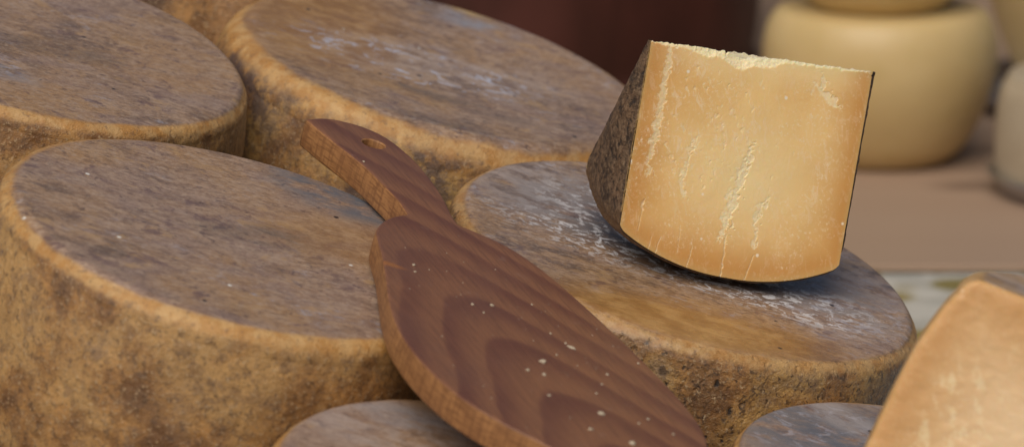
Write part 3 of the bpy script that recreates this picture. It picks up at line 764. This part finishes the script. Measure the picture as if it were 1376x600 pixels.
# fine dust, beyond counting
dv = []; df = []
for k in range(60):
    if k < 330:
        x = rng.uniform(.03, .27); y = rng.uniform(-.085, .035)
    else: x = rng.normal(.20, .03); y = rng.normal(0, .015)
    r = rng.uniform(.00018, .00045)
    # keep inside the outline
    js = np.where(np.diff(np.sign(BOUT[:, 0] - x)))[0]
    if len(js) < 2: continue
    ys = BOUT[js, 1]
    if not (ys.min() + .006 < y < ys.max() - .006): continue
    b0 = len(dv)
    c = Vector((x, y, BTH))
    dv += [c + Vector(q) * r for q in ((1, 0, 0), (0, 1.2, 0), (-1, 0, 0), (0, -.9, 0), (.1, .1, .8))]
    df += [(b0, b0 + 1, b0 + 4), (b0 + 1, b0 + 2, b0 + 4), (b0 + 2, b0 + 3, b0 + 4), (b0 + 3, b0, b0 + 4)]
o = mesh_obj('crumb_dust', [tuple(v) for v in dv], df, crumb_m, smooth=False); o.matrix_world = BM
tag(o, 'fine pale dust of cheese over the board', 'crumb dust', kind='stuff')

# ------------------------------------------------------------------ tilted shelf under the wheels, table, plank
import bmesh
def slab(name, corners_bottom_top, mat, bev=.003, parent=None):
    """corners: 8 points (4 lower, 4 upper)"""
    bm = bmesh.new(); v = [bm.verts.new(c) for c in corners_bottom_top]
    for q in ((3, 2, 1, 0), (4, 5, 6, 7), (0, 1, 5, 4), (1, 2, 6, 5), (2, 3, 7, 6), (3, 0, 4, 7)): bm.faces.new([v[i] for i in q])
    bmesh.ops.recalc_face_normals(bm, faces=bm.faces[:])
    bmesh.ops.bevel(bm, geom=bm.edges[:], offset=bev, segments=3, affect='EDGES', profile=.5)
    me = bpy.data.meshes.new(name); bm.to_mesh(me); bm.free(); me.materials.append(mat)
    o = bpy.data.objects.new(name, me); COL.objects.link(o)
    if parent: o.parent = parent
    return o
def plain_wood(name, c1, c2, scale=30, rough=.6, spots=False):
    t = NT(name); p = t.mapping(sc=(.12, 1, 1))
    c = t.mix(t.ss(.35, .65, t.noise(p, scale, 5, .6)), c1, c2)
    c = t.mix(t.math('MULTIPLY', t.ss(.5, .7, t.noise(t.mapping(sc=(.05, 1, 1)), scale * 12, 4, .6)), .0 if spots else .3), c, tuple(q * .6 for q in c1))
    if spots:
        for (cx, cy, rx, ry) in spots:
            c = t.mix(t.math('MULTIPLY', blob(t, cx, cy, rx, ry, .1, .7), .55), c, (.10, .06, .04))
    return t.fin(c, rough, t.bump(t.noise(p, scale * 8, 4), .0006, .6), .3)
shelf_m = plain_wood('shelf_wood', (.10, .06, .035), (.16, .10, .055))
Wb = Vector((.0926, 2.1482, .2449)) - NRM * .1422
def sp(x, y, d): return tuple(Wb + XE * x + YE * y + NRM * d)
ZLO = -.012
sh = empty('tilted_shelf', sp(-.15, .05, ZLO)); sh.location = (0, 0, 0)
tag(sh, 'dark wooden tilted shelf board under the cheese wheels', 'shelf')
slab('shelf_board', [sp(-.62, -.44, ZLO), sp(.10, -.44, ZLO), sp(.10, .62, ZLO), sp(-.62, .62, ZLO),
                     sp(-.62, -.44, 0), sp(.10, -.44, 0), sp(.10, .62, 0), sp(-.62, .62, 0)], shelf_m, parent=sh)
hx = sp(-.58, .58, ZLO); hx2 = sp(-.58, -.40, ZLO)
for q in (hx, hx2):
    zt = q[2] - .004
    slab('leg', [(q[0] - .02, q[1] - .02, .0), (q[0] + .02, q[1] - .02, .0), (q[0] + .02, q[1] + .02, .0), (q[0] - .02, q[1] + .02, .0),
                 (q[0] - .02, q[1] - .02, zt + .0), (q[0] + .02, q[1] - .02, zt - .011), (q[0] + .02, q[1] + .02, zt - .008), (q[0] - .02, q[1] + .02, zt + .0)], shelf_m, .002, sh)

# cloth-covered table
t = NT('leaf_pattern_oilcloth')
p = t.mapping(sc=(.8, .8, 1), rot=(0, 0, .35))
v = t.voro(p, 21, 'F1'); leaf = t.ss(.46, .30, v)
vc = t.voro(p, 21, 'F1', 'Color'); sep = t.n('ShaderNodeSeparateColor'); t.put(sep.inputs[0], vc)
c = t.mix(t.ss(.4, .6, t.noise(t.co, 30, 3)), (.40, .40, .36), (.52, .51, .46))
c = t.mix(t.math('MULTIPLY', leaf, t.math('GREATER_THAN', sep.outputs[1], .4)), c, t.mix(sep.outputs[0], (.24, .19, .05), (.17, .15, .05)))
cloth_m = t.fin(c, .35, t.bump(t.noise(t.co, 25, 3), .004, .4), .5)
# wavy sheet
nx, ny = 120, 200
X, Y = np.meshgrid(np.linspace(-2.2, 2.2, nx), np.linspace(1.1, 5.2, ny))
Z = .0135 * sstep(2.5, 2.8, Y) + .0006 * fbm(np.stack([X.ravel(), Y.ravel(), 0 * X.ravel()], 1), 9, 2, 4).reshape(X.shape) - .0006
o = mesh_obj('table_top', np.stack([X, Y, Z], -1).reshape(-1, 3), grid_faces(ny, nx), cloth_m)
tag(o, kind='structure')

plank_m = plain_wood('pale_brown_plank_wood', (.345, .235, .162), (.355, .245, .17), 14, .55,
                     spots=[(.52, 3.42, .05, .02), (.46, 3.62, .05, .018), (.545, 3.36, .02, .012), (.40, 3.45, .03, .02), (.62, 3.30, .02, .03)])
y0 = 3.133
# front edge lies at y = y0; the plank carries the yellow cheeses
pl = slab('wooden_plank', [(-1.2, y0, .0145), (1.6, y0, .0145), (1.6, y0 + 1.8, .0145), (-1.2, y0 + 1.8, .0145),
                           (-1.2, y0, .02), (1.6, y0, .02), (1.6, y0 + 1.8, .02), (-1.2, y0 + 1.8, .02)], plank_m, .0012)
tag(pl, 'wide flat light brown plank on the far part of the table under the yellow cheeses', 'plank')

# ------------------------------------------------------------------ yellow cheeses behind
t = NT('smooth_yellow_rind')
c = t.mix(t.ss(.3, .7, t.noise(t.co, 9, 4, .5)), (.56, .40, .175), (.61, .45, .21))
c = t.mix(t.math('MULTIPLY', t.ss(.5, .7, t.noise(t.co, 40, 4)), .25), c, (.48, .34, .12))
yel = t.fin(c, .42, t.bump(t.noise(t.co, 60, 3), .001, .4), .5, Subsurface_Weight=.2, Subsurface_Radius=(1, .6, .2), Subsurface_Scale=.01)
def lathe(name, prof, loc, mat, na=96, parent=None, seed=0, amp=.001):
    pr = np.array(catmull_open(prof, 8)); th = np.linspace(0, 2 * np.pi, na, endpoint=False)
    P = np.stack([pr[:, 0, None] * np.cos(th), pr[:, 0, None] * np.sin(th), pr[:, 1, None].repeat(na, 1)], -1).reshape(-1, 3)
    k = 1 + amp / .1 * fbm(P, 12, 2, seed)
    P[:, :2] *= k[:, None]
    o = mesh_obj(name, P, grid_faces(len(pr), na, True, flip=False), mat, parent)
    if not parent: o.location = loc
    return o
def catmull_open(pts, sub):
    P = [np.array(q, float) for q in pts]; P = [2 * P[0] - P[1]] + P + [2 * P[-1] - P[-2]]
    out = []
    for i in range(1, len(P) - 2):
        p0, p1, p2, p3 = P[i - 1:i + 3]
        for k in range(sub):
            t = k / sub
            out.append(.5 * ((2 * p1) + (-p0 + p2) * t + (2 * p0 - 5 * p1 + 4 * p2 - p3) * t * t + (-p0 + 3 * p1 - 3 * p2 + p3) * t ** 3))
    out.append(P[-2]); out = np.array(out); out[:, 0] = np.maximum(out[:, 0], 0)
    return out[::-1]
YC = (.330, 3.575, .0205)
def ycheese(name, loc, R, H, label, seed, mat=yel, group=None, straight=False):
    prof = [(0, 0), (R * .50, 0), (R * .62, H * .03), (R * .77, H * .15), (R * .92, H * .38), (R * .995, H * .62), (R * .98, H * .84), (R * .88, H * .985), (R * .7, H * 1.0), (0, H * 1.0)]
    if straight: prof = [(0, 0), (R * .82, 0), (R * .93, H * .03), (R * .99, H * .14), (R * 1.0, H * .4), (R * .985, H * .75), (R * .93, H * .93), (R * .8, H), (0, H)]
    o = lathe(name, prof, loc, mat, seed=seed)
    return tag(o, label, 'white cheese' if straight else 'yellow cheese', group)
GY = 'smooth yellow cheeses on the far plank'
ycheese('yellow_cheese', YC, .1055, .137, 'smooth round yellow cheese on the plank behind the wedge, another cheese stacked on it', 3, group=GY)
ycheese('yellow_cheese', (YC[0] - .002, YC[1] + .002, YC[2] + .1375), .097, .14, 'upper yellow cheese stacked on another, cut off by the top edge', 5, group=GY)
ycheese('yellow_cheese', (.578, 3.93, .0250), .115, .20, 'blurred yellow cheese in the far right corner, upright behind a steel dish', 8, group=GY)

# steel dishes and the pale cheese at the right edge
t = NT('brushed_steel'); steel = t.fin((.50, .50, .52), .38, None, .5, Metallic=1.0)
def dish(loc, R, label, nm='steel_dish'):
    prof = [(0, .0), (R * .8, 0), (R * .92, .004), (R, .016), (R * 1.02, .018), (R * .99, .019), (R * .9, .008), (R * .78, .004), (0, .004)]
    o = lathe(nm, prof, loc, steel, amp=0)
    return tag(o, label, 'dish')
dish((.537, 3.42, .0205), .124, 'shallow steel dish under the whitish cheese at the right edge')
t = NT('whitish_rind'); wm = t.fin(t.mix(t.ss(.3, .7, t.noise(t.co, 20, 4)), (.38, .30, .20), (.44, .36, .25)), .5, t.bump(t.noise(t.co, 80, 4), .001, .5), .4)
ycheese('white_cheese', (.537, 3.42, .0250), .120, .100, 'whitish blurred cheese on a steel dish at the right edge', 12, wm, straight=True)
dish((.575, 3.86, .0205), .150, 'wide steel dish carrying the far right yellow cheese')

# dark crock and stall back
t = NT('maroon_glaze')
c = t.mix(t.ss(.35, .65, t.noise(t.mapping(sc=(1, 1, .3)), 8, 4)), (.035, .011, .007), (.075, .022, .015))
cm = t.fin(c, .5, None, .3)
R = .26
prof = [(0, 0), (R * .93, 0), (R, .02), (R * 1.02, .12), (R * 1.02, .32), (R * .97, .44), (R * .9, .47), (R * .86, .47), (R * .84, .44), (R * .9, .30), (R * .9, .04), (0, .03)]
o = lathe('barrel', prof, (-.01, 4.12, .0205), cm, na=128, seed=2)
tag(o, 'dark maroon wooden barrel in the blurred background behind the wedge', 'barrel')
t = NT('dark_stall_cloth')
wm2 = t.fin(t.mix(t.noise(t.co, 3, 3), (.012, .007, .005), (.025, .014, .010)), .8)
o = slab('stall_wall', [(-2.4, 5.0, -.2), (2.4, 5.0, -.2), (2.4, 5.06, -.2), (-2.4, 5.06, -.2), (-2.4, 5.0, .9), (2.4, 5.0, .9), (2.4, 5.06, .9), (-2.4, 5.06, .9)], wm2, .004)
tag(o, kind='structure')

# ------------------------------------------------------------------ camera, light, world
cd = bpy.data.cameras.new('camera'); cam = bpy.data.objects.new('camera', cd); COL.objects.link(cam)
cam.location = (0, 0, .72); cam.rotation_euler = (math.radians(78), 0, 0)
cd.sensor_width = 36; cd.lens = 5430 / 1376 * 36; cd.clip_start = .05; cd.clip_end = 100
cd.dof.use_dof = True; cd.dof.focus_distance = 2.14; cd.dof.aperture_fstop = 9.0
S.camera = cam
EL, AZ = math.radians(50), math.radians(-160)      # azimuth from +Y (away), negative to the left
sd = Vector((math.sin(AZ) * math.cos(EL), math.cos(AZ) * math.cos(EL), math.sin(EL)))
ld = bpy.data.lights.new('sun', 'SUN'); sun = bpy.data.objects.new('sun', ld); COL.objects.link(sun)
ld.energy = 2.5; ld.angle = math.radians(55); ld.color = (1, .93, .84)
sun.rotation_euler = sd.to_track_quat('Z', 'Y').to_euler(); sun.location = sd * 3
W = bpy.data.worlds.new('World'); S.world = W; W.use_nodes = True
nt = W.node_tree; bg = nt.nodes['Background']
sky = nt.nodes.new('ShaderNodeTexSky'); sky.sky_type = 'NISHITA'; sky.sun_disc = False
sky.sun_elevation = EL; sky.sun_rotation = AZ; sky.dust_density = 3.0; sky.air_density = 1.0; sky.ozone_density = 1.0
nt.links.new(sky.outputs[0], bg.inputs[0]); bg.inputs[1].default_value = .051
S.view_settings.view_transform = 'Standard'; S.view_settings.look = 'None'; S.view_settings.exposure = 0.0; S.view_settings.gamma = 1
S.cycles.use_denoising = True
